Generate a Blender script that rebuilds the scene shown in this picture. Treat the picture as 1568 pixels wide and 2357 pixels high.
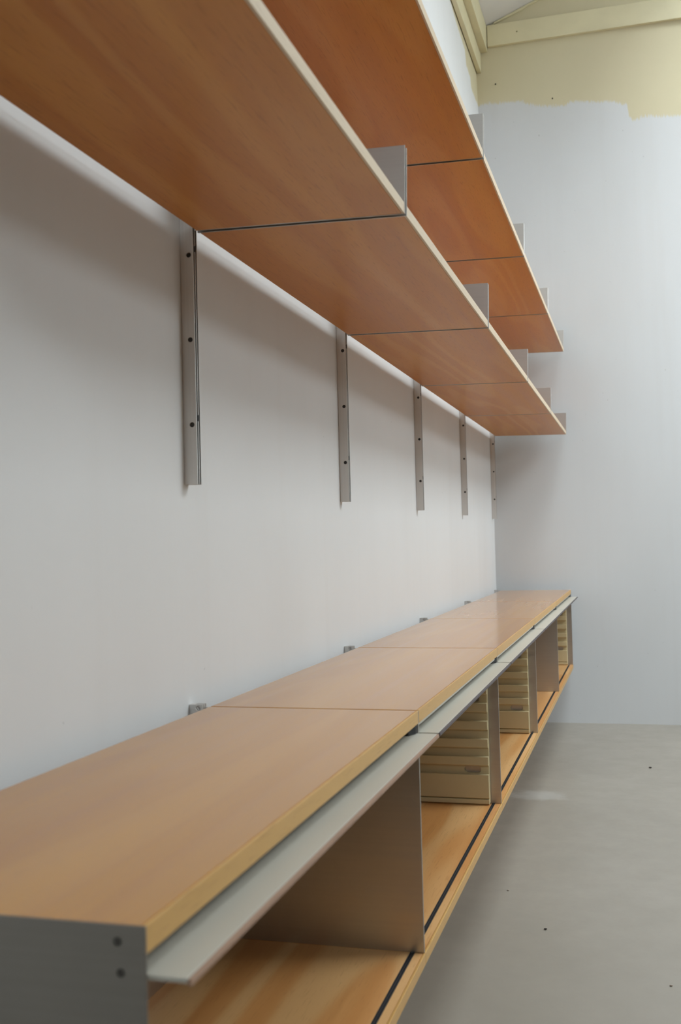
import bpy, bmesh, math, random
from mathutils import Matrix, Vector

for o in list(bpy.data.objects):
    bpy.data.objects.remove(o, do_unlink=True)
scene = bpy.context.scene
COL = scene.collection
rnd = random.Random(7)

# --------------------------------------------------------------------------
# Room frame used below: X runs along the shelved wall away from the camera,
# Y is the distance out from that wall, Z the height (floor = 0).
# Blender's own y axis is -Y.
# --------------------------------------------------------------------------
ZF = 0.6465          # height of the cabinet tops above the floor
BAY = 0.912          # width of one shelving bay

# ---- camera ---------------------------------------------------------------
cam_d = bpy.data.cameras.new('camera')
cam = bpy.data.objects.new('camera', cam_d)
COL.objects.link(cam)
cam.matrix_world = Matrix((
    (0.27025345, -0.02088560, -0.96256265, -0.65313593),
    (-0.96246778, -0.03169269, -0.26953915, -0.69113266),
    (-0.02487671, 0.99927942, -0.02866678, 0.25214884 + ZF),
    (0, 0, 0, 1)))
cam_d.sensor_fit = 'VERTICAL'
cam_d.sensor_height = 36.0
cam_d.sensor_width = 24.0
cam_d.lens = 2454.53 * 36.0 / 2357.0
cam_d.clip_start = 0.02
cam_d.dof.use_dof = True
cam_d.dof.focus_distance = 2.6
cam_d.dof.aperture_fstop = 7.5
scene.camera = cam

# ---- overcast sky outside the rooflights ------------------------------------
world = bpy.data.worlds.new('overcast_sky')
scene.world = world
world.use_nodes = True
bg = world.node_tree.nodes['Background']
bg.inputs['Color'].default_value = (0.885, 0.958, 1.03, 1)
bg.inputs['Strength'].default_value = 7.95

# rooflights: (X0, X1, Y0, Y1) in the two roof slopes, the ridge at Y = RIDGE
EAVE_Y, EAVE_Z, SLOPE, RIDGE = 0.034, 2.815 + ZF, 0.39, 2.6
X_NEAR, X_FAR, Y_RIGHT = -4.0, 4.635, 5.166
LIGHTS_LEFT = (1.8, 4.32, 0.70, 2.0)
LIGHTS_RIGHT = (1.8, 4.32, 2.9, 4.5)
SIDE = (1.8, 4.4, 2.62, 3.32)         # unseen window added to light the wall below the shelves: X0, X1, Z0, Z1
GABLE = (0.9, 3.8, 2.98, 3.70)      # unseen window added to brighten the shelf ends: Y0, Y1, Z0, Z1


def roof_z(Y):
    return EAVE_Z + SLOPE * ((Y - EAVE_Y) if Y <= RIDGE else (2 * RIDGE - Y - EAVE_Y))


def portal(name, r, s):
    x0, x1, y0, y1 = r
    d = bpy.data.lights.new(name, 'AREA')
    d.shape = 'RECTANGLE'
    d.size = x1 - x0
    d.size_y = (y1 - y0) / math.cos(math.atan(SLOPE))
    d.cycles.is_portal = True
    o = bpy.data.objects.new(name, d)
    COL.objects.link(o)
    yc = (y0 + y1) / 2
    o.location = ((x0 + x1) / 2, -yc, roof_z(yc) - 0.01)
    o.rotation_euler = (s * math.atan(SLOPE), 0, 0)


portal('rooflight_portal', LIGHTS_LEFT, -1)
portal('rooflight_portal', LIGHTS_RIGHT, 1)

d = bpy.data.lights.new('gable_portal', 'AREA')
d.shape = 'RECTANGLE'
d.size, d.size_y = GABLE[1] - GABLE[0], GABLE[3] - GABLE[2]
d.cycles.is_portal = True
o = bpy.data.objects.new('gable_portal', d)
COL.objects.link(o)
o.location = (X_NEAR + 0.01, -(GABLE[0] + GABLE[1]) / 2, (GABLE[2] + GABLE[3]) / 2)
o.rotation_euler = (math.pi / 2, 0, -math.pi / 2)

d = bpy.data.lights.new('side_portal', 'AREA')
d.shape = 'RECTANGLE'
d.size, d.size_y = SIDE[1] - SIDE[0], SIDE[3] - SIDE[2]
d.cycles.is_portal = True
o = bpy.data.objects.new('side_portal', d)
COL.objects.link(o)
o.location = ((SIDE[0] + SIDE[1]) / 2, -(Y_RIGHT - 0.01), (SIDE[2] + SIDE[3]) / 2)
o.rotation_euler = (math.pi / 2, 0, 0)

scene.view_settings.view_transform = 'Standard'
scene.view_settings.look = 'None'
scene.view_settings.gamma = 1.0
scene.view_settings.use_curve_mapping = False
scene.view_settings.exposure = 0.72


# ==========================================================================
# materials
# ==========================================================================
class NT:
    def __init__(self, name):
        self.m = bpy.data.materials.new(name)
        self.m.use_nodes = True
        self.t = self.m.node_tree
        self.b = self.t.nodes['Principled BSDF']

    def n(self, typ, **kw):
        nd = self.t.nodes.new(typ)
        for k, v in kw.items():
            setattr(nd, k, v)
        return nd

    def l(self, a, b):
        self.t.links.new(a, b)

    def val(self, sock, v):
        if hasattr(v, 'is_output'):
            self.l(v, sock)
        else:
            sock.default_value = v

    def math(self, op, a, b=0.0, c=None, clamp=False):
        nd = self.n('ShaderNodeMath', operation=op, use_clamp=clamp)
        self.val(nd.inputs[0], a)
        self.val(nd.inputs[1], b)
        if c is not None:
            self.val(nd.inputs[2], c)
        return nd.outputs[0]

    def mapr(self, v, a, b, c=0.0, d=1.0, smooth=False):
        nd = self.n('ShaderNodeMapRange')
        if smooth:
            nd.interpolation_type = 'SMOOTHSTEP'
        self.val(nd.inputs[0], v)
        for i, x in enumerate((a, b, c, d)):
            self.val(nd.inputs[i + 1], x)
        return nd.outputs[0]

    def mix(self, f, a, b, blend='MIX'):
        nd = self.n('ShaderNodeMix', data_type='RGBA', blend_type=blend)
        self.val(nd.inputs[0], f)
        self.val(nd.inputs[6], a)
        self.val(nd.inputs[7], b)
        return nd.outputs[2]

    def noise(self, vec, scale=5.0, detail=3.0, rough=0.5, dist=0.0):
        nd = self.n('ShaderNodeTexNoise')
        self.l(vec, nd.inputs['Vector'])
        nd.inputs['Scale'].default_value = scale
        nd.inputs['Detail'].default_value = detail
        nd.inputs['Roughness'].default_value = rough
        nd.inputs['Distortion'].default_value = dist
        return nd.outputs['Fac']

    def coords(self, per_object=False):
        tc = self.n('ShaderNodeTexCoord')
        v = tc.outputs['Object']
        if per_object:
            oi = self.n('ShaderNodeObjectInfo')
            sc = self.n('ShaderNodeVectorMath', operation='MULTIPLY')
            cmb = self.n('ShaderNodeCombineXYZ')
            for i in range(3):
                self.l(oi.outputs['Random'], cmb.inputs[i])
            self.l(cmb.outputs[0], sc.inputs[0])
            sc.inputs[1].default_value = (37.0, 23.0, 11.0)
            ad = self.n('ShaderNodeVectorMath', operation='ADD')
            self.l(v, ad.inputs[0])
            self.l(sc.outputs[0], ad.inputs[1])
            v = ad.outputs[0]
        return v

    def scaled(self, v, s):
        nd = self.n('ShaderNodeVectorMath', operation='MULTIPLY')
        self.l(v, nd.inputs[0])
        nd.inputs[1].default_value = s
        return nd.outputs[0]

    def bump(self, h, strength, dist=0.001):
        nd = self.n('ShaderNodeBump')
        nd.inputs['Strength'].default_value = strength
        nd.inputs['Distance'].default_value = dist
        self.l(h, nd.inputs['Height'])
        self.l(nd.outputs[0], self.b.inputs['Normal'])

    def set(self, **kw):
        for k, v in kw.items():
            self.val(self.b.inputs[k.replace('_', ' ')], v)
        return self.m


def C4(r, g, b):
    return (r, g, b, 1.0)


def wood_material(name, dark, light, streak, rough=0.38, flame=0.5, coat=0.25, spec=0.5, coat_rough=0.25, flecks=0.32):
    w = NT(name)
    v = w.coords(True)
    big = w.noise(w.scaled(v, (0.28, 3.6, 3.6)), 1.6, 2.0, 0.5)
    streaks = w.noise(w.scaled(v, (0.30, 15.0, 15.0)), 2.2, 4.0, 0.6)
    warp = w.noise(w.scaled(v, (0.36, 3.0, 3.0)), 1.3, 2.0, 0.45, 0.15)
    sep = w.n('ShaderNodeSeparateXYZ')
    w.l(v, sep.inputs[0])
    ph = w.math('ADD', w.math('MULTIPLY', warp, 46.0), w.math('MULTIPLY', sep.outputs[1], 34.0))
    ring = w.math('SINE', ph)
    ring = w.mapr(ring, -0.2, 1.0, 0.0, 1.0, True)
    fleck = w.noise(w.scaled(v, (26.0, 420.0, 420.0)), 1.0, 2.0, 0.5)
    fleck = w.mapr(fleck, 0.58, 0.72)
    f = w.math('ADD', w.math('MULTIPLY', w.mapr(big, 0.3, 0.7), 0.55), w.math('MULTIPLY', w.mapr(streaks, 0.3, 0.7), 0.45))
    col = w.mix(f, C4(*dark), C4(*light))
    col = w.mix(w.math('MULTIPLY', ring, flame), col, C4(*streak))
    col = w.mix(w.math('MULTIPLY', fleck, flecks), col, C4(dark[0] * 0.55, dark[1] * 0.5, dark[2] * 0.45))
    rr = w.mapr(streaks, 0.2, 0.8, rough - 0.04, rough + 0.07)
    return w.set(Base_Color=col, Roughness=rr, Coat_Weight=coat, Coat_Roughness=coat_rough, Coat_IOR=1.28, Specular_IOR_Level=spec)


def metal_material(name, col, rough, brush=(260.0, 2.5, 2.5), amt=0.07, metal=1.0):
    w = NT(name)
    v = w.coords(True)
    s = w.noise(w.scaled(v, brush), 1.0, 3.0, 0.6)
    big = w.noise(v, 3.0, 3.0, 0.5)
    c = w.mix(w.mapr(big, 0.3, 0.75), C4(*col), C4(*[x * 0.9 for x in col]))
    c = w.mix(w.mapr(s, 0.35, 0.65, 0.0, 0.25), c, C4(*[x * 0.82 for x in col]))
    w.bump(s, 0.03, 0.0003)
    return w.set(Base_Color=c, Metallic=metal, Roughness=w.mapr(s, 0.2, 0.8, rough - amt, rough + amt))


def plain(name, col, rough=0.5, metal=0.0, var=0.06, scale=9.0, bump=0.0):
    w = NT(name)
    v = w.coords(True)
    n = w.noise(v, scale, 4.0, 0.55)
    c = w.mix(w.mapr(n, 0.3, 0.7), C4(*[x * (1 - var) for x in col]), C4(*[min(1, x * (1 + var)) for x in col]))
    if bump:
        w.bump(w.noise(v, scale * 30, 3.0, 0.6), bump, 0.0006)
    return w.set(Base_Color=c, Roughness=rough, Metallic=metal)


WHITE = (0.74, 0.74, 0.735)
YELLOW = (0.645, 0.575, 0.39)


def wall_material(name, axis, lo, hi, pts, WHITE=WHITE):
    """white paint rolled up to an uneven edge over older pale yellow paint;
    pts are (position along the wall, height of the edge)"""
    w = NT(name)
    tc = w.n('ShaderNodeTexCoord')
    v = tc.outputs['Object']
    sep = w.n('ShaderNodeSeparateXYZ')
    w.l(v, sep.inputs[0])
    along = sep.outputs[0] if axis == 'X' else w.math('MULTIPLY', sep.outputs[1], -1.0)
    z = sep.outputs[2]
    mott = w.noise(w.scaled(v, (1.0, 1.0, 0.35)), 2.4, 4.0, 0.55)
    fine = w.noise(w.scaled(v, (1.0, 1.0, 0.5)), 60.0, 3.0, 0.6)
    drip = w.noise(w.scaled(v, (9.0, 9.0, 0.45)), 1.5, 3.0, 0.6)
    white = w.mix(w.mapr(mott, 0.3, 0.7), C4(*WHITE), C4(WHITE[0] * 0.955, WHITE[1] * 0.95, WHITE[2] * 0.945))
    white = w.mix(w.mapr(drip, 0.55, 0.8, 0.0, 0.35), white, C4(WHITE[0] * 0.93, WHITE[1] * 0.91, WHITE[2] * 0.89))
    speck = w.noise(v, 75.0, 1.0, 0.4)
    white = w.mix(w.mapr(speck, 0.80, 0.84, 0.0, 0.5), white, C4(0.38, 0.37, 0.36))
    yellow = w.mix(w.mapr(mott, 0.3, 0.7), C4(*YELLOW), C4(YELLOW[0] * 0.95, YELLOW[1] * 0.96, YELLOW[2] * 0.95))
    ramp = w.n('ShaderNodeValToRGB')
    ramp.color_ramp.interpolation = 'LINEAR'
    els = ramp.color_ramp.elements
    zs = [p[1] for p in pts]
    z0, z1 = min(zs) - 0.02, max(zs) + 0.02
    while len(els) < len(pts):
        els.new(0.5)
    for e, (p, zz) in zip(els, pts):
        e.position = (p - lo) / (hi - lo)
        g = (zz - z0) / (z1 - z0)
        e.color = (g, g, g, 1)
    w.l(w.mapr(along, lo, hi), ramp.inputs[0])
    edge = w.mapr(ramp.outputs[0], 0.0, 1.0, z0 + ZF, z1 + ZF)
    brush = w.noise(w.scaled(v, (40.0, 40.0, 9.0)), 3.0, 4.0, 0.65)
    edge = w.math('ADD', edge, w.mapr(brush, 0.25, 0.75, -0.014, 0.014))
    bristle = w.noise(w.scaled(v, (170.0, 170.0, 22.0)), 1.0, 3.0, 0.7)
    edge = w.math('ADD', edge, w.mapr(bristle, 0.3, 0.7, -0.004, 0.004))
    f = w.mapr(w.math('SUBTRACT', z, edge), -0.006, 0.008, 0.0, 1.0)
    col = w.mix(f, white, yellow)
    w.bump(w.math('ADD', w.math('MULTIPLY', fine, 0.6), mott), 0.12, 0.002)
    return w.set(Base_Color=col, Roughness=0.72, Specular_IOR_Level=0.25)


def floor_material():
    w = NT('grey_floor_paint')
    tc = w.n('ShaderNodeTexCoord')
    v = tc.outputs['Object']
    a = w.noise(v, 1.3, 5.0, 0.6)
    b = w.noise(v, 9.0, 5.0, 0.65)
    c = w.noise(w.scaled(v, (14.0, 14.0, 1.0)), 1.0, 3.0, 0.6)
    col = w.mix(w.mapr(a, 0.3, 0.7), C4(0.265, 0.236, 0.194), C4(0.308, 0.275, 0.229))
    col = w.mix(w.mapr(b, 0.35, 0.75, 0.0, 0.35), col, C4(0.248, 0.221, 0.182))
    speck = w.noise(v, 120.0, 1.0, 0.4)
    col = w.mix(w.mapr(speck, 0.81, 0.84, 0.0, 0.45), col, C4(0.2, 0.19, 0.17))
    # a rubbed pale smear in the paint near the far cabinets
    sep = w.n('ShaderNodeSeparateXYZ')
    w.l(v, sep.inputs[0])
    dx = w.math('DIVIDE', w.math('SUBTRACT', sep.outputs[0], 3.13), 0.09)
    dy = w.math('DIVIDE', w.math('ADD', sep.outputs[1], 0.31), 0.13)
    r = w.math('ADD', w.math('MULTIPLY', dx, dx), w.math('MULTIPLY', dy, dy))
    r = w.math('ADD', r, w.mapr(b, 0.2, 0.8, -0.6, 0.9))
    smear = w.mapr(r, 0.2, 1.1, 0.45, 0.0, True)
    col = w.mix(smear, col, C4(0.45, 0.44, 0.41))
    w.bump(w.math('ADD', w.math('MULTIPLY', b, 0.5), w.math('MULTIPLY', c, 0.3)), 0.02, 0.002)
    return w.set(Base_Color=col, Roughness=w.mapr(b, 0.3, 0.7, 0.33, 0.42), Specular_IOR_Level=0.5)


M = {}
M['shelf_wood'] = wood_material('shelf_beech', (0.475, 0.160, 0.025), (0.635, 0.275, 0.056), (0.68, 0.33, 0.085), rough=0.40, flame=0.4, coat=0.3, spec=0.25)
M['cab_wood'] = wood_material('cabinet_beech', (0.38, 0.140, 0.018), (0.51, 0.24, 0.040), (0.54, 0.265, 0.052), rough=0.36, flame=0.25, coat=1.0, spec=0.12, coat_rough=0.15, flecks=0.08)
M['base_wood'] = wood_material('base_beech', (0.52, 0.215, 0.058), (0.65, 0.325, 0.112), (0.73, 0.45, 0.20), flame=0.6)
M['cream_edge'] = wood_material('cream_lipping', (0.62, 0.475, 0.32), (0.68, 0.54, 0.385), (0.66, 0.52, 0.36), rough=0.5, flame=0.1, coat=0.0)
M['gold_edge'] = wood_material('golden_lipping', (0.52, 0.275, 0.072), (0.58, 0.335, 0.10), (0.56, 0.31, 0.09), rough=0.42, flame=0.1, coat=0.15)
M['alu'] = metal_material('anodised_aluminium', (0.60, 0.575, 0.54), 0.36, (2.5, 2.5, 240.0))
M['alu_track'] = metal_material('track_aluminium', (0.72, 0.70, 0.67), 0.45, (240.0, 240.0, 2.0), metal=0.55)
M['alu_shaded'] = metal_material('shaded_end_panel', (0.315, 0.288, 0.258), 0.40, (2.5, 2.5, 240.0))  # aluminium darkened so its colour carries the dim reflections at the near end
M['tan_edge'] = plain('tan_flap_edging', (0.34, 0.20, 0.13), 0.5)
M['flap'] = plain('pale_grey_lacquer', (0.485, 0.462, 0.395), 0.33, 0.0, 0.03, 4.0)
M['flap_edge'] = plain('dark_flap_edging', (0.075, 0.055, 0.058), 0.5)
M['black'] = plain('black_rubber_slot_shade', (0.012, 0.012, 0.013), 0.55)
M['hole_shade'] = plain('dark_hole_shade', (0.045, 0.040, 0.036), 0.35, 0.5)
M['runner'] = plain('black_runner_strip', (0.022, 0.022, 0.024), 0.45)
M['plastic'] = plain('cream_plastic', (0.60, 0.485, 0.280), 0.42, 0.0, 0.03, 5.0)
M['screw'] = plain('dark_screw', (0.05, 0.045, 0.04), 0.4, 0.8)
M['trim'] = plain('yellow_trim_paint', (0.68, 0.615, 0.40), 0.55, 0.0, 0.05, 6.0, 0.05)
M['ceil'] = plain('ceiling_paint', (0.70, 0.685, 0.655), 0.8, 0.0, 0.04, 2.5, 0.08)
M['white'] = plain('white_wall_paint', WHITE, 0.75, 0.0, 0.03, 2.0)
M['lining'] = plain('added_dark_lining', (0.13, 0.105, 0.08), 0.6, 0.0, 0.1, 6.0)  # made-up dark finish, put in to cut the fill light
M['greige'] = plain('grey_beige_wall', (0.42, 0.40, 0.37), 0.75, 0.0, 0.03, 2.0)  # unseen wall toned down to lower the fill light
M['frame'] = plain('white_window_frame', (0.72, 0.72, 0.70), 0.5, 0.0, 0.03)
M['crumb'] = plain('dark_grit', (0.05, 0.042, 0.034), 0.9, 0.0, 0.3, 300.0)
M['pale_crumb'] = plain('pale_grit', (0.30, 0.24, 0.19), 0.9, 0.0, 0.3, 300.0)
M['floor'] = floor_material()
M['wall_left'] = wall_material('painted_shelf_wall', 'X', 3.4, 4.7, [
    (3.40, 2.60), (3.70, 2.60), (3.86, 2.583), (3.957, 2.565), (4.05, 2.552), (4.20, 2.540), (4.255, 2.535),
    (4.275, 2.47), (4.388, 2.468), (4.41, 2.42), (4.55, 2.418), (4.635, 2.425)])
M['wall_far'] = wall_material('painted_end_wall', 'Y', -0.05, 1.05, [
    (-0.03, 2.408), (-0.003, 2.428), (0.129, 2.4186), (0.204, 2.413), (0.2245, 2.397), (0.298, 2.378), (0.408, 2.3625),
    (0.420, 2.380), (0.61, 2.359), (0.65, 2.347), (0.698, 2.332), (0.706, 2.268), (0.722, 2.251), (0.789, 2.261), (0.943, 2.2444)], WHITE=(0.645, 0.65, 0.65))  # white lowered here so the colour carries this wall's dimmer light

g = NT('clear_glazing')
tr = g.n('ShaderNodeBsdfTransparent')
gl = g.n('ShaderNodeBsdfGlossy')
gl.inputs['Roughness'].default_value = 0.02
tr.inputs['Color'].default_value = (0.97, 0.985, 0.98, 1)
mx = g.n('ShaderNodeMixShader')
fr = g.n('ShaderNodeFresnel')
fr.inputs['IOR'].default_value = 1.25
g.l(fr.outputs[0], mx.inputs[0])
g.l(tr.outputs[0], mx.inputs[1])
g.l(gl.outputs[0], mx.inputs[2])
g.l(mx.outputs[0], g.t.nodes['Material Output'].inputs['Surface'])
M['glass'] = g.m


# ==========================================================================
# mesh helpers   (coordinates X, Y-out, Z -> blender X, -Y, Z)
# ==========================================================================
def bm_box(bm, x0, x1, y0, y1, z0, z1):
    vs = [bm.verts.new((x, -y, z)) for x in (x0, x1) for y in (y0, y1) for z in (z0, z1)]
    for q in ((0, 1, 3, 2), (4, 6, 7, 5), (0, 4, 5, 1), (2, 3, 7, 6), (0, 2, 6, 4), (1, 5, 7, 3)):
        bm.faces.new([vs[i] for i in q])


def bm_prism(bm, poly, axis, a0, a1):
    """extrude a polygon; axis X: poly (Y,Z); axis Z: poly (X,Y); axis Y: poly (X,Z)"""
    def P(p, a):
        if axis == 'X':
            return (a, -p[0], p[1])
        if axis == 'Z':
            return (p[0], -p[1], a)
        return (p[0], -a, p[1])
    A = [bm.verts.new(P(p, a0)) for p in poly]
    B = [bm.verts.new(P(p, a1)) for p in poly]
    bm.faces.new(A)
    bm.faces.new(B[::-1])
    n = len(poly)
    for i in range(n):
        bm.faces.new((A[i], A[(i + 1) % n], B[(i + 1) % n], B[i]))


def finish(bm, name, bevel=0.0, seg=2, smooth=False):
    bmesh.ops.recalc_face_normals(bm, faces=bm.faces[:])
    if bevel:
        ed = [e for e in bm.edges if len(e.link_faces) == 2 and e.calc_face_angle(0) > 0.5]
        bmesh.ops.bevel(bm, geom=ed, offset=bevel, segments=seg, profile=0.5, affect='EDGES', clamp_overlap=True)
    me = bpy.data.meshes.new(name)
    bm.to_mesh(me)
    bm.free()
    if smooth:
        for p in me.polygons:
            p.use_smooth = True
        me.set_sharp_from_angle(angle=math.radians(40))
    return me


def box_mesh(name, dims, bevel=0.0, seg=2):
    bm = bmesh.new()
    bm_box(bm, *dims)
    return finish(bm, name, bevel, seg)


def drill(me, cutters):
    """cut holes with real depth; cutters = list of bmesh builders"""
    bm = bmesh.new()
    for c in cutters:
        c(bm)
    bmesh.ops.recalc_face_normals(bm, faces=bm.faces[:])
    cm = bpy.data.meshes.new('cutter')
    bm.to_mesh(cm)
    bm.free()
    a = bpy.data.objects.new('drill_target', me)
    b = bpy.data.objects.new('drill_cutter', cm)
    COL.objects.link(a)
    COL.objects.link(b)
    md = a.modifiers.new('cut', 'BOOLEAN')
    md.operation = 'DIFFERENCE'
    md.solver = 'EXACT'
    md.object = b
    dg = bpy.context.evaluated_depsgraph_get()
    dg.update()
    out = bpy.data.meshes.new_from_object(a.evaluated_get(dg))
    bpy.data.objects.remove(a)
    bpy.data.objects.remove(b)
    out.name = me.name
    return out


def rod(axis, c, r, a0, a1, n=20):
    """cylinder builder along X (c = (Y,Z)) or Z"""
    poly = [(c[0] + r * math.cos(2 * math.pi * i / n), c[1] + r * math.sin(2 * math.pi * i / n)) for i in range(n)]
    return lambda bm: bm_prism(bm, poly, axis, a0, a1)


def slot(yc, zc, w, h, x0, x1, n=10):
    """stadium-shaped cutter along X"""
    r = h / 2
    pts = []
    for s, cy in ((1, yc + w / 2 - r), (-1, yc - w / 2 + r)):
        for i in range(n + 1):
            t = -math.pi / 2 + math.pi * i / n
            pts.append((cy + s * r * math.cos(t), zc + s * r * math.sin(t)))
    return lambda bm: bm_prism(bm, pts, 'X', x0, x1)


def obj(name, me, mat, parent=None, loc=None):
    o = bpy.data.objects.new(name, me)
    if mat is not None:
        if not me.materials:
            me.materials.append(M[mat])
        elif me.materials[0] is None or me.materials[0].name != M[mat].name:
            me.materials[0] = M[mat]
    COL.objects.link(o)
    if parent:
        o.parent = parent
    if loc:
        o.location = (loc[0], -loc[1], loc[2])
    return o


def thing(name, loc, label, cat, group=None):
    o = bpy.data.objects.new(name, None)
    o.empty_display_size = 0.05
    COL.objects.link(o)
    o.location = (loc[0], -loc[1], loc[2])
    tag(o, label, cat, group)
    return o


def tag(o, label, cat, group=None):
    o['label'] = label
    o['category'] = cat
    if group:
        o['group'] = group
    return o


def struct(o, label, cat):
    o['kind'] = 'structure'
    o['label'] = label
    o['category'] = cat
    return o


def copy_tree(o, parent=None):
    c = o.copy()
    COL.objects.link(c)
    if parent is not None:
        c.parent = parent
    for ch in list(o.children):
        copy_tree(ch, c)
    return c


# ==========================================================================
# the room
# ==========================================================================
T = 0.15
struct(obj('floor', box_mesh('floor', (X_NEAR - T, X_FAR + T, -0.18, Y_RIGHT + T, -0.12, 0.0)), 'floor'),
       'smooth pale grey painted floor with a faint whitish smear', 'floor')

# shelved wall: plumb behind the shelves, leaning back slightly near the eaves
bm = bmesh.new()
bm_prism(bm, [(0, 0), (0, 1.2 + ZF), (-0.021, 2.43 + ZF), (-0.030, roof_z(-0.030)), (-0.18, roof_z(-0.18)), (-0.18, 0)],
         'X', X_NEAR - T, X_FAR)
struct(obj('wall_left', finish(bm, 'wall_left'), 'wall_left'), 'white painted plaster wall carrying the shelving, yellow strip left at the top', 'wall')

bm = bmesh.new()
bm_prism(bm, [(-0.18, 0), (Y_RIGHT + T, 0), (Y_RIGHT + T, roof_z(Y_RIGHT + T)), (RIDGE, roof_z(RIDGE)), (-0.18, roof_z(-0.18))],
         'X', X_FAR, X_FAR + T)
struct(obj('wall_back', finish(bm, 'wall_back'), 'wall_far'), 'far end wall, white below and pale yellow above an uneven paint edge', 'wall')

bm = bmesh.new()
bm_prism(bm, [(0.0, 0), (Y_RIGHT, 0), (Y_RIGHT, roof_z(Y_RIGHT)), (RIDGE, roof_z(RIDGE)), (0.0, roof_z(0.0))],
         'X', X_NEAR - T, X_NEAR)
wf = drill(finish(bm, 'wall_front'), [lambda b: bm_box(b, X_NEAR - 0.3, X_NEAR + 0.1, *GABLE)])
struct(obj('wall_front', wf, 'lining'), 'dark timber added to cut fill on the unseen gable wall behind the photographer', 'wall')
bm = bmesh.new()
bm_prism(bm, [(Y_RIGHT, 0), (Y_RIGHT, roof_z(Y_RIGHT)), (Y_RIGHT + T, roof_z(Y_RIGHT + T)), (Y_RIGHT + T, 0)], 'X', X_NEAR - T, X_FAR)
wr = drill(finish(bm, 'wall_right'), [lambda b: bm_box(b, SIDE[0], SIDE[1], Y_RIGHT - 0.1, Y_RIGHT + T + 0.1, SIDE[2], SIDE[3])])
struct(obj('wall_right', wr, 'greige'), 'grey beige long wall opposite the shelving', 'wall')


def slope_slab(bm, x0, x1, y0, y1, t=0.12, dz=0.0):
    bm_prism(bm, [(y0, roof_z(y0) + dz), (y1, roof_z(y1) + dz), (y1, roof_z(y1) + dz + t), (y0, roof_z(y0) + dz + t)], 'X', x0, x1)


for nm, (x0, x1, y0, y1), (ya, yb), lab, wn in (
        ('ceiling', LIGHTS_LEFT, (-0.18, RIDGE), 'white sloping ceiling rising from the shelved wall', 'window_1'),
        ('ceiling', LIGHTS_RIGHT, (RIDGE, Y_RIGHT + T), 'white sloping ceiling on the side away from the shelves', 'window_2')):
    bm = bmesh.new()
    XA, XB = X_NEAR - T, X_FAR + T
    slope_slab(bm, XA, x0, ya, yb)
    slope_slab(bm, x1, XB, ya, yb)
    slope_slab(bm, x0, x1, ya, y0)
    slope_slab(bm, x0, x1, y1, yb)
    struct(obj(nm, finish(bm, nm), 'ceil'), lab, 'ceiling')
    bm = bmesh.new()
    slope_slab(bm, x0, x0 + 0.05, y0, y1, 0.06, 0.03)
    slope_slab(bm, x1 - 0.05, x1, y0, y1, 0.06, 0.03)
    slope_slab(bm, x0 + 0.05, x1 - 0.05, y0, y0 + 0.05, 0.06, 0.03)
    slope_slab(bm, x0 + 0.05, x1 - 0.05, y1 - 0.05, y1, 0.06, 0.03)
    for k in (1, 2):
        xm = x0 + (x1 - x0) * k / 3
        slope_slab(bm, xm - 0.02, xm + 0.02, y0 + 0.05, y1 - 0.05, 0.06, 0.03)
    w = struct(obj(wn, finish(bm, wn), 'frame'), 'rooflight with three panes in the sloping ceiling', 'window')
    for k in range(3):
        bm = bmesh.new()
        xa, xb = x0 + (x1 - x0) * k / 3 + 0.052, x0 + (x1 - x0) * (k + 1) / 3 - 0.052
        slope_slab(bm, xa, xb, y0 + 0.05, y1 - 0.05, 0.006, 0.055)
        obj('pane', finish(bm, 'pane'), 'glass', w)

bm = bmesh.new()
gy0, gy1, gz0, gz1 = GABLE
ga, gb = X_NEAR - 0.10, X_NEAR - 0.04
bm_box(bm, ga, gb, gy0, gy1, gz0, gz0 + 0.05)
bm_box(bm, ga, gb, gy0, gy1, gz1 - 0.05, gz1)
for k in range(4):
    ym = gy0 + 0.025 + (gy1 - gy0 - 0.05) * k / 3
    bm_box(bm, ga, gb, ym - 0.025, ym + 0.025, gz0 + 0.05, gz1 - 0.05)
w = struct(obj('fill_window_3', finish(bm, 'fill_window_3'), 'frame'), 'three-pane window added high in the unseen gable to brighten the shelf ends', 'window')
for k in range(3):
    ya = gy0 + 0.025 + (gy1 - gy0 - 0.05) * k / 3 + 0.026
    yb = gy0 + 0.025 + (gy1 - gy0 - 0.05) * (k + 1) / 3 - 0.026
    obj('pane', box_mesh('pane', (X_NEAR - 0.073, X_NEAR - 0.067, ya, yb, gz0 + 0.05, gz1 - 0.05)), 'glass', w)

bm = bmesh.new()
sx0, sx1, sz0, sz1 = SIDE
sa, sb = Y_RIGHT + 0.04, Y_RIGHT + 0.10
bm_box(bm, sx0, sx1, sa, sb, sz0, sz0 + 0.05)
bm_box(bm, sx0, sx1, sa, sb, sz1 - 0.05, sz1)
for k in range(4):
    xm = sx0 + 0.025 + (sx1 - sx0 - 0.05) * k / 3
    bm_box(bm, xm - 0.025, xm + 0.025, sa, sb, sz0 + 0.05, sz1 - 0.05)
w = struct(obj('fill_window_4', finish(bm, 'fill_window_4'), 'frame'), 'three-pane window added in the unseen long wall to light below the shelves', 'window')
for k in range(3):
    xa = sx0 + 0.025 + (sx1 - sx0 - 0.05) * k / 3 + 0.026
    xb = sx0 + 0.025 + (sx1 - sx0 - 0.05) * (k + 1) / 3 - 0.026
    obj('pane', box_mesh('pane', (xa, xb, Y_RIGHT + 0.067, Y_RIGHT + 0.073, sz0 + 0.05, sz1 - 0.05)), 'glass', w)

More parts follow.
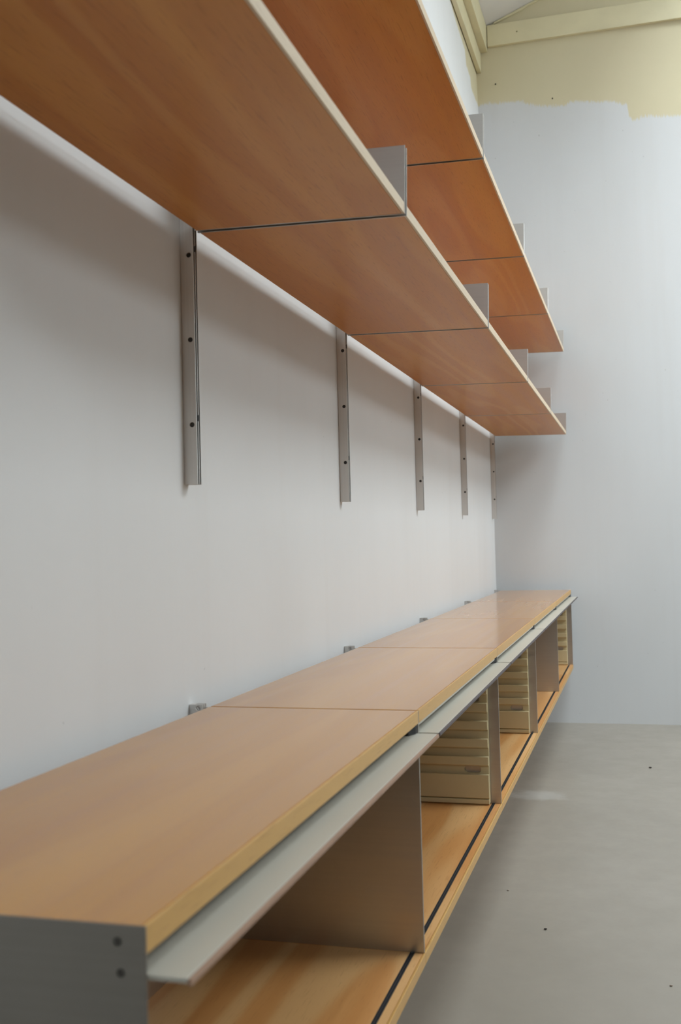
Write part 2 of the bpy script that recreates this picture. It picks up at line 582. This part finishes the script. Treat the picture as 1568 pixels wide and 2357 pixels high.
# painted boards under the eaves
me = box_mesh('trim_1', (X_NEAR, X_FAR - 0.001, -0.0215, 0.0, 2.585 + ZF, 2.682 + ZF), 0.002)
struct(obj('trim_1', me, 'trim'), 'thin yellow board along the top of the shelved wall', 'trim')
bm = bmesh.new()
bm_prism(bm, [(-0.022, 2.686 + ZF), (0.0335, 2.686 + ZF), (0.0335, roof_z(0.0335) - 0.002), (-0.022, roof_z(-0.022) - 0.002)], 'X', X_NEAR, X_FAR - 0.001)
struct(obj('trim_2', finish(bm, 'trim_2', 0.0015), 'trim'), 'thicker yellow eaves beam above the thin board', 'trim')
me = box_mesh('trim_3', (X_FAR - 0.022, X_FAR - 0.0002, 0.0365, Y_RIGHT - 0.04, 2.705 + ZF, 2.812 + ZF), 0.002)
me = drill(me, [rod('X', (0.184, 2.7584 + ZF), 0.0035, X_FAR - 0.03, X_FAR - 0.01, 10)])
struct(obj('trim_3', me, 'trim'), 'horizontal yellow board across the far gable with a nail hole', 'trim')
bm = bmesh.new()
ys = [0.07, 0.2, 0.24, 0.5, 1.4, 2.55]
bm_prism(bm, [(y, roof_z(y) - 0.0015) for y in ys] + [(y, roof_z(y) - 0.011 - (0.004 if i % 2 else 0)) for i, y in reversed(list(enumerate(ys)))],
         'X', X_FAR - 0.012, X_FAR - 0.0002)
struct(obj('trim_4', finish(bm, 'trim_4', 0.001), 'trim'), 'narrow yellow strip where the gable meets the sloping ceiling', 'trim')


def nail(Y, Z, label):
    bm = bmesh.new()
    rod('X', (0, 0), 0.0035, -0.004, 0.0, 8)(bm)
    rod('X', (0, 0), 0.0015, -0.008, -0.004, 8)(bm)
    tag(obj('nail', finish(bm, 'nail'), 'screw', None, (X_FAR, Y, Z + ZF)), label, 'nail')


nail(0.3455, 2.4085, 'small dark nail in the yellow paint of the far wall')
nail(0.0692, 2.519, 'tiny nail in yellow paint beside the far corner')

# ==========================================================================
# wall tracks: E-section aluminium uprights with pin holes
# ==========================================================================
TW, TD = 0.0165, 0.0225


def e_track(z0, z1, holes):
    h, r, s = TW / 2, 0.0019, 0.0056
    b = 0.0085
    prof = [(-h, 0.0005), (h, 0.0005), (h, TD), (h - r, TD), (h - r, b), (r / 2, b), (r / 2, TD), (-r / 2, TD), (-r / 2, b), (-h + r, b), (-h + r, TD), (-h, TD)]
    bm = bmesh.new()
    bm_prism(bm, prof, 'Z', z0, z1)
    me = finish(bm, 'wall_track')
    notch = [(lambda q, z=z: bm_box(q, -r / 2 - 0.0005, r / 2 + 0.0005, b + 0.002, TD + 0.002, z + 0.006, z + 0.016)) for z in holes[::2] if z + 0.03 < z1]
    if notch:
        me = drill(me, notch)
    cut = [rod('X', (0.0150, z), 0.0041, -h - 0.01, h - r - 0.001, 18) for z in holes]
    return drill(me, cut)


ordn = ['nearest', 'second nearest', 'third', 'fourth', 'last']
Z_T0, Z_T1 = 0.3497, 1.42
hole_z = [0.4442 + 0.1352 * i for i in range(8) if 0.4442 + 0.1352 * i < Z_T1 - 0.02]
pb = bmesh.new()
n_ = 18
ri, ro = 0.0028, 0.00405
for a in range(n_):     # dark, painting the hole's shade: dished socket set just inside the flange
    t0, t1 = 2 * math.pi * a / n_, 2 * math.pi * (a + 1) / n_
    P = lambda t, r_, x_: pb.verts.new((x_, -0.0150 - r_ * math.cos(t), r_ * math.sin(t)))
    xa, xb = -TW / 2 + 0.0003, -TW / 2 + 0.0016
    pb.faces.new((P(t0, ro, xa), P(t1, ro, xa), P(t1, ri, xb), P(t0, ri, xb)))
    pb.faces.new((P(t0, ri, xb), P(t1, ri, xb), pb.verts.new((xb, -0.0150, 0))))
bmesh.ops.remove_doubles(pb, verts=pb.verts[:], dist=1e-6)
hole_shade_me = finish(pb, 'pin_hole_shade')
slot_shade_me = [box_mesh('slot_shade', (xa, xb, 0.0160, TD - 0.0010, 0.001, Z_T1 - Z_T0 - 0.001))  # dark strips standing in for the shade inside the slots
            for xa, xb in ((-TW / 2 + 0.0020, -0.0010), (0.0010, TW / 2 - 0.0013))]
t_me = e_track(0.0, Z_T1 - Z_T0, [z - Z_T0 for z in hole_z])
track_labels = {
    0: 'aluminium upright at the near end of the shelves outside the picture',
    1: 'largest, nearest slotted aluminium wall upright hanging below the lower shelf',
    2: 'slotted aluminium wall upright, second from the left below the shelf',
    3: 'middle slotted aluminium wall upright of the five below the shelf',
    4: 'slotted aluminium wall upright, second from the room corner',
    5: 'smallest slotted aluminium wall upright, right in the room corner'}
for k in range(6):
    o = obj('wall_track', t_me, 'alu_track', None, (k * BAY, 0.0, Z_T0 + ZF))
    for z in hole_z:
        p = obj('pin_hole_shade', hole_shade_me, 'hole_shade', o)
        p.location = (0, 0, z - Z_T0)
    for me_ in slot_shade_me:
        obj('slot_shade', me_, 'black', o)
    tag(o, track_labels[k], 'wall track', 'uprights carrying the shelves')

c_me = e_track(0.0, 0.37, [0.0945, 0.2295, 0.3645])
cab_track_labels = {
    0: 'short aluminium upright behind the near end of the cabinets',
    1: 'aluminium upright tip behind the first seam of the cabinet tops',
    2: 'aluminium upright tip behind the second seam of the cabinet tops',
    3: 'aluminium upright tip behind the third seam of the cabinet tops',
    4: 'aluminium upright tip behind the fourth seam of the cabinet tops',
    5: 'aluminium upright tip behind the far end of the cabinet row'}
for k in range(6):
    o = obj('cabinet_track', c_me, 'alu_track', None, (k * BAY, 0.0, ZF + 0.0035 - 0.37))
    tag(o, cab_track_labels[k], 'wall track', 'short uprights carrying the cabinets')

# ==========================================================================
# shelves: beech board with cream lipping between two upright metal ends
# ==========================================================================
S_Y0, S_Y1 = 0.0292, 0.3662
S_T = 0.0165
PAN = 0.0022
shelf_tilt = math.atan((0.7526 - 0.7440) / (S_Y1 - S_Y0))


def make_shelf():
    root = thing('wall_shelf', (0, 0, 0), '', 'shelf', 'wooden wall shelves')
    g0 = 0.0078
    d = S_Y1 - S_Y0
    b = obj('board', box_mesh('board', (g0, BAY - g0, 0.0, d - 0.0042, 0.0, S_T), 0.0005), 'shelf_wood', root)
    obj('edge_lipping', box_mesh('edge_lipping', (g0, BAY - g0, d - 0.0040, d, 0.0, S_T), 0.0006), 'cream_edge', b)
    pb = bmesh.new()
    bm_prism(pb, [(-0.004, 0.0), (d + 0.0008, -0.0006), (d + 0.0008, 0.1035), (-0.004, 0.1035)], 'X', -PAN / 2, PAN / 2)
    pm = finish(pb, 'end_panel', 0.0004, 1)
    for x in (0.0064, BAY - 0.0064):
        p = obj('end_panel', pm, 'alu', root)
        p.location.x = x
        p['label'] = 'aluminium shelf end'
    return root


shelf_labels = {
    (0, 0): 'nearest lower wooden shelf, cropped at the upper left of the picture',
    (0, 1): 'second lower wooden shelf, between the two nearest wall uprights',
    (0, 2): 'middle lower wooden shelf, between second and third wall uprights',
    (0, 3): 'lower wooden shelf, second from the far corner',
    (0, 4): 'last lower wooden shelf, ending in the far room corner',
    (1, 0): 'nearest upper wooden shelf, hidden above the near lower shelf',
    (1, 1): 'upper wooden shelf cropped by the top of the picture',
    (1, 2): 'upper wooden shelf behind the nearest pair of metal shelf ends',
    (1, 3): 'upper wooden shelf, second from the far corner',
    (1, 4): 'last upper wooden shelf, ending highest in the far corner'}
proto = make_shelf()
first = True
for tier, zr in ((0, 0.7526), (1, 1.1433 + 0.0086)):
    for k in range(5):
        s = proto if first else copy_tree(proto)
        first = False
        s.location = (k * BAY, -S_Y0, zr + ZF)
        s.rotation_euler = (shelf_tilt, 0, 0)
        s['label'] = shelf_labels[(tier, k)]
        s['group'] = 'lower row of wooden wall shelves' if tier == 0 else 'upper row of wooden wall shelves'

# ==========================================================================
# cabinets: beech top and base, metal sides, flap pushed in under the top
# ==========================================================================
C_Y0, C_Y1 = 0.0320, 0.3662
H = 0.3572
FLAP_Z = -0.0335


def screw_mesh():
    bm = bmesh.new()
    n = 14
    rings = [(0.0028, 0.0), (0.0028, -0.0004), (0.0024, -0.0008), (0.0013, -0.0008), (0.0012, 0.0004), (0.0, 0.0004)]
    prev = None
    for r, x in rings:
        ring = [bm.verts.new((x, -r * math.cos(2 * math.pi * i / n), r * math.sin(2 * math.pi * i / n))) for i in range(n)] if r else [bm.verts.new((x, 0, 0))]
        if prev:
            for i in range(n):
                if len(ring) == 1:
                    bm.faces.new((prev[i], prev[(i + 1) % n], ring[0]))
                else:
                    bm.faces.new((prev[i], prev[(i + 1) % n], ring[(i + 1) % n], ring[i]))
        prev = ring
    return finish(bm, 'screw')


def make_cabinet():
    root = thing('wall_cabinet', (0, 0, 0), '', 'cabinet', 'wall cabinets')
    gx = 0.0026
    tb = obj('top_board', box_mesh('top_board', (gx, BAY - gx, C_Y0, C_Y1 - 0.0036, -0.0195, -0.0003), 0.0006), 'cab_wood', root)
    obj('edge_lipping', box_mesh('edge_lipping', (gx, BAY - gx, C_Y1 - 0.0034, C_Y1 - 0.0006, -0.0195, -0.0003), 0.0007), 'gold_edge', tb)
    # base board with its sliding strip let in near the front
    base_b = bmesh.new()
    bm_box(base_b, 0.0005, BAY - 0.0005, C_Y0, C_Y1 - 0.0032, -H - 0.0168, -H)
    bme = drill(finish(base_b, 'base_board'), [lambda bm: bm_box(bm, -0.01, BAY + 0.01, 0.3436, 0.3512, -H - 0.004, -H + 0.01)])
    bb = obj('base_board', bme, 'base_wood', root)
    obj('edge_lipping', box_mesh('edge_lipping', (0.0005, BAY - 0.0005, C_Y1 - 0.0030, C_Y1 + 0.0006, -H - 0.0168, -H), 0.0007), 'gold_edge', bb)
    rb = bmesh.new()
    bm_prism(rb, [(0.3437, -H - 0.0039), (0.3511, -H - 0.0039), (0.3511, -H + 0.0003), (0.3500, -H + 0.0003), (0.3500, -H - 0.0022),
                  (0.3480, -H - 0.0022), (0.3480, -H - 0.0002), (0.3470, -H - 0.0002), (0.3470, -H - 0.0022), (0.3448, -H - 0.0022), (0.3448, -H + 0.0003), (0.3437, -H + 0.0003)],
             'X', 0.0008, BAY - 0.0008)
    obj('sliding_strip', finish(rb, 'sliding_strip'), 'runner', bb)
    # side panels
    pm = box_mesh('side_panel', (-0.0010, 0.0010, 0.0235, C_Y1 - 0.0009, -H + 0.0001, -0.0014), 0.0004, 1)
    sm = screw_mesh()
    for i, x in enumerate((0.0012, BAY - 0.0012)):
        p = obj('side_panel', pm, 'alu', root)
        p.location.x = x
        p['label'] = 'aluminium cabinet side'
        if i == 0:
            for (sy, sz) in ((0.3455, -0.0113), (0.3475, -0.0319)):
                s = obj('screw', sm, 'screw', p)
                s.location = (-0.0010, -sy, sz)
    obj('back_panel', box_mesh('back_panel', (gx, BAY - gx, C_Y0, C_Y0 + 0.0018, -H + 0.0002, -0.0197)), 'alu', root)
    # pale rail under the top board
    rl = bmesh.new()
    bm_prism(rl, [(0.352, -0.0197), (C_Y1 - 0.0028, -0.0197), (C_Y1 - 0.0028, -0.0240), (C_Y1 - 0.0050, -0.0252), (0.352, -0.0252)], 'X', gx, BAY - 0.035)
    obj('top_rail', finish(rl, 'top_rail'), 'flap', root)
    # flap slid in flat, its front edge standing proud of the cabinet
    fx0, fx1 = 0.0046, BAY - 0.0046
    fl = bmesh.new()
    bm_prism(fl, [(0.060, FLAP_Z - 0.0035), (0.3936, FLAP_Z - 0.0035), (0.3936, FLAP_Z), (0.060, FLAP_Z)], 'X', fx0, fx1)
    f = obj('flap', finish(fl, 'flap', 0.0005, 1), 'flap', root)
    obj('flap_edging', box_mesh('flap_edging', (fx0, fx1, 0.3938, 0.3968, FLAP_Z - 0.0052, FLAP_Z - 0.0004), 0.0004, 1), 'flap_edge', f)
    # black rubber stop in the corner over the flap
    st = bmesh.new()
    bm_prism(st, [(BAY - 0.030, 0.345), (BAY - 0.0032, 0.345), (BAY - 0.0032, 0.3635), (BAY - 0.012, 0.3635), (BAY - 0.030, 0.356)], 'Z', FLAP_Z + 0.0002, -0.0199)
    obj('rubber_stop', finish(st, 'rubber_stop', 0.0006, 1), 'black', root)
    return root


cab_labels = {
    0: 'nearest beech and aluminium wall cabinet with blurred grey end panel',
    1: 'second wall cabinet from the front, with large cream ribbed insert',
    2: 'middle wall cabinet of the row, holding the second cream insert',
    3: 'fourth wall cabinet, empty with a plain aluminium side',
    4: 'last and smallest looking wall cabinet against the far wall'}
cproto = make_cabinet()
for k in range(5):
    c = cproto if k == 0 else copy_tree(cproto)
    c.location = (k * BAY, 0, ZF)
    c['label'] = cab_labels[k]
    c['group'] = 'row of low wall cabinets'
# the near cabinet differs: an outer end panel darkened for its dim reflections and a tan edge on its flap
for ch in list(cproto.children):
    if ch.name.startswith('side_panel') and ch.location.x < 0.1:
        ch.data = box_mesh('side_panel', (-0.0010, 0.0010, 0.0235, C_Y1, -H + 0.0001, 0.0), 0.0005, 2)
        ch.data.materials.append(M['alu_shaded'])
        ch['label'] = 'metal end panel with two screws, darkened for its dim reflections'
    if ch.name.startswith('top_rail'):
        ch.location.y += 0.007
    if ch.name.startswith('flap'):
        for g2 in ch.children:
            g2.data = g2.data.copy()
            g2.data.materials[0] = M['tan_edge']


# ---- cream plastic runner inserts standing against the far side ------------
def make_insert():
    root = thing('runner_insert', (0, 0, 0), '', 'insert', 'ribbed cream inserts')
    x1 = BAY - 0.0026
    xp, xr = x1 - 0.010, x1 - 0.0215
    y0, y1 = 0.045, 0.3415
    z0, z1 = -H + 0.0004, -0.0400
    bp = box_mesh('back_plate', (xp, x1, y0, y1, z0, z1), 0.0025)
    ledge_tops = [-0.288 + 0.0408 * i for i in range(6)]
    cuts = []
    for i in (0, 4):
        for yc in (0.3030, 0.105):
            cuts.append(slot(yc, ledge_tops[i] + 0.0098, 0.039, 0.0165, xp - 0.02, x1 + 0.01))
    obj('back_plate', drill(bp, cuts), 'plastic', root)
    rib_poly = lambda a, b: [(xp + 0.001, a), (xr + 0.0045, a), (xr, a + 0.0030), (xr, b - 0.0008), (xr + 0.0008, b), (xp + 0.001, b)]

    def rib(a, b, nm):
        bm = bmesh.new()
        bm_prism(bm, rib_poly(a, b), 'Y', y0 + 0.001, y1 - 0.0010)
        return finish(bm, nm, 0.0022, 3)
    obj('plinth', rib(z0, z0 + 0.0125, 'plinth'), 'plastic', root)
    obj('ledge', rib(z0 + 0.0129, ledge_tops[0], 'ledge'), 'plastic', root)
    lm = rib(-0.0215, 0.0, 'ledge')
    for z in ledge_tops[1:]:
        o = obj('ledge', lm, 'plastic', root)
        o.location.z = z
    return root


ins_labels = {1: 'largest cream ribbed plastic insert, in the second cabinet',
              2: 'cream ribbed plastic insert in the middle cabinet',
              4: 'smallest cream ribbed plastic insert, in the farthest cabinet'}
ip = make_insert()
for i, k in enumerate((1, 2, 4)):
    c = ip if i == 0 else copy_tree(ip)
    c.location = (k * BAY, 0, ZF)
    c['label'] = ins_labels[k]
    c['group'] = 'ribbed cream inserts'


# ---- grit on the floor ------------------------------------------------------
def crumb(X, Y, s, mat, label, seed):
    r = random.Random(seed)
    bm = bmesh.new()
    bmesh.ops.create_icosphere(bm, subdivisions=2, radius=1.0)
    for v in bm.verts:
        v.co *= 0.75 + 0.5 * r.random()
        v.co = Vector((v.co.x * s, v.co.y * s * 1.5, v.co.z * s * 0.6))
    zmin = min(v.co.z for v in bm.verts)
    for v in bm.verts:
        v.co.z -= zmin
    tag(obj('floor_crumb', finish(bm, 'floor_crumb'), mat, None, (X, Y, 0.0)), label, 'crumb')


crumb(3.648, 0.7011, 0.0042, 'crumb', 'small black crumb on the floor nearest the far wall', 1)
crumb(1.8472, 0.4543, 0.0026, 'crumb', 'small brown crumb in the middle of the near floor', 2)
crumb(2.1036, 0.3387, 0.0020, 'pale_crumb', 'tiny pale crumb on the floor nearest the cabinets', 3)
crumb(1.5873, 0.7225, 0.0022, 'pale_crumb', 'tiny pale crumb on the floor near the right edge', 4)
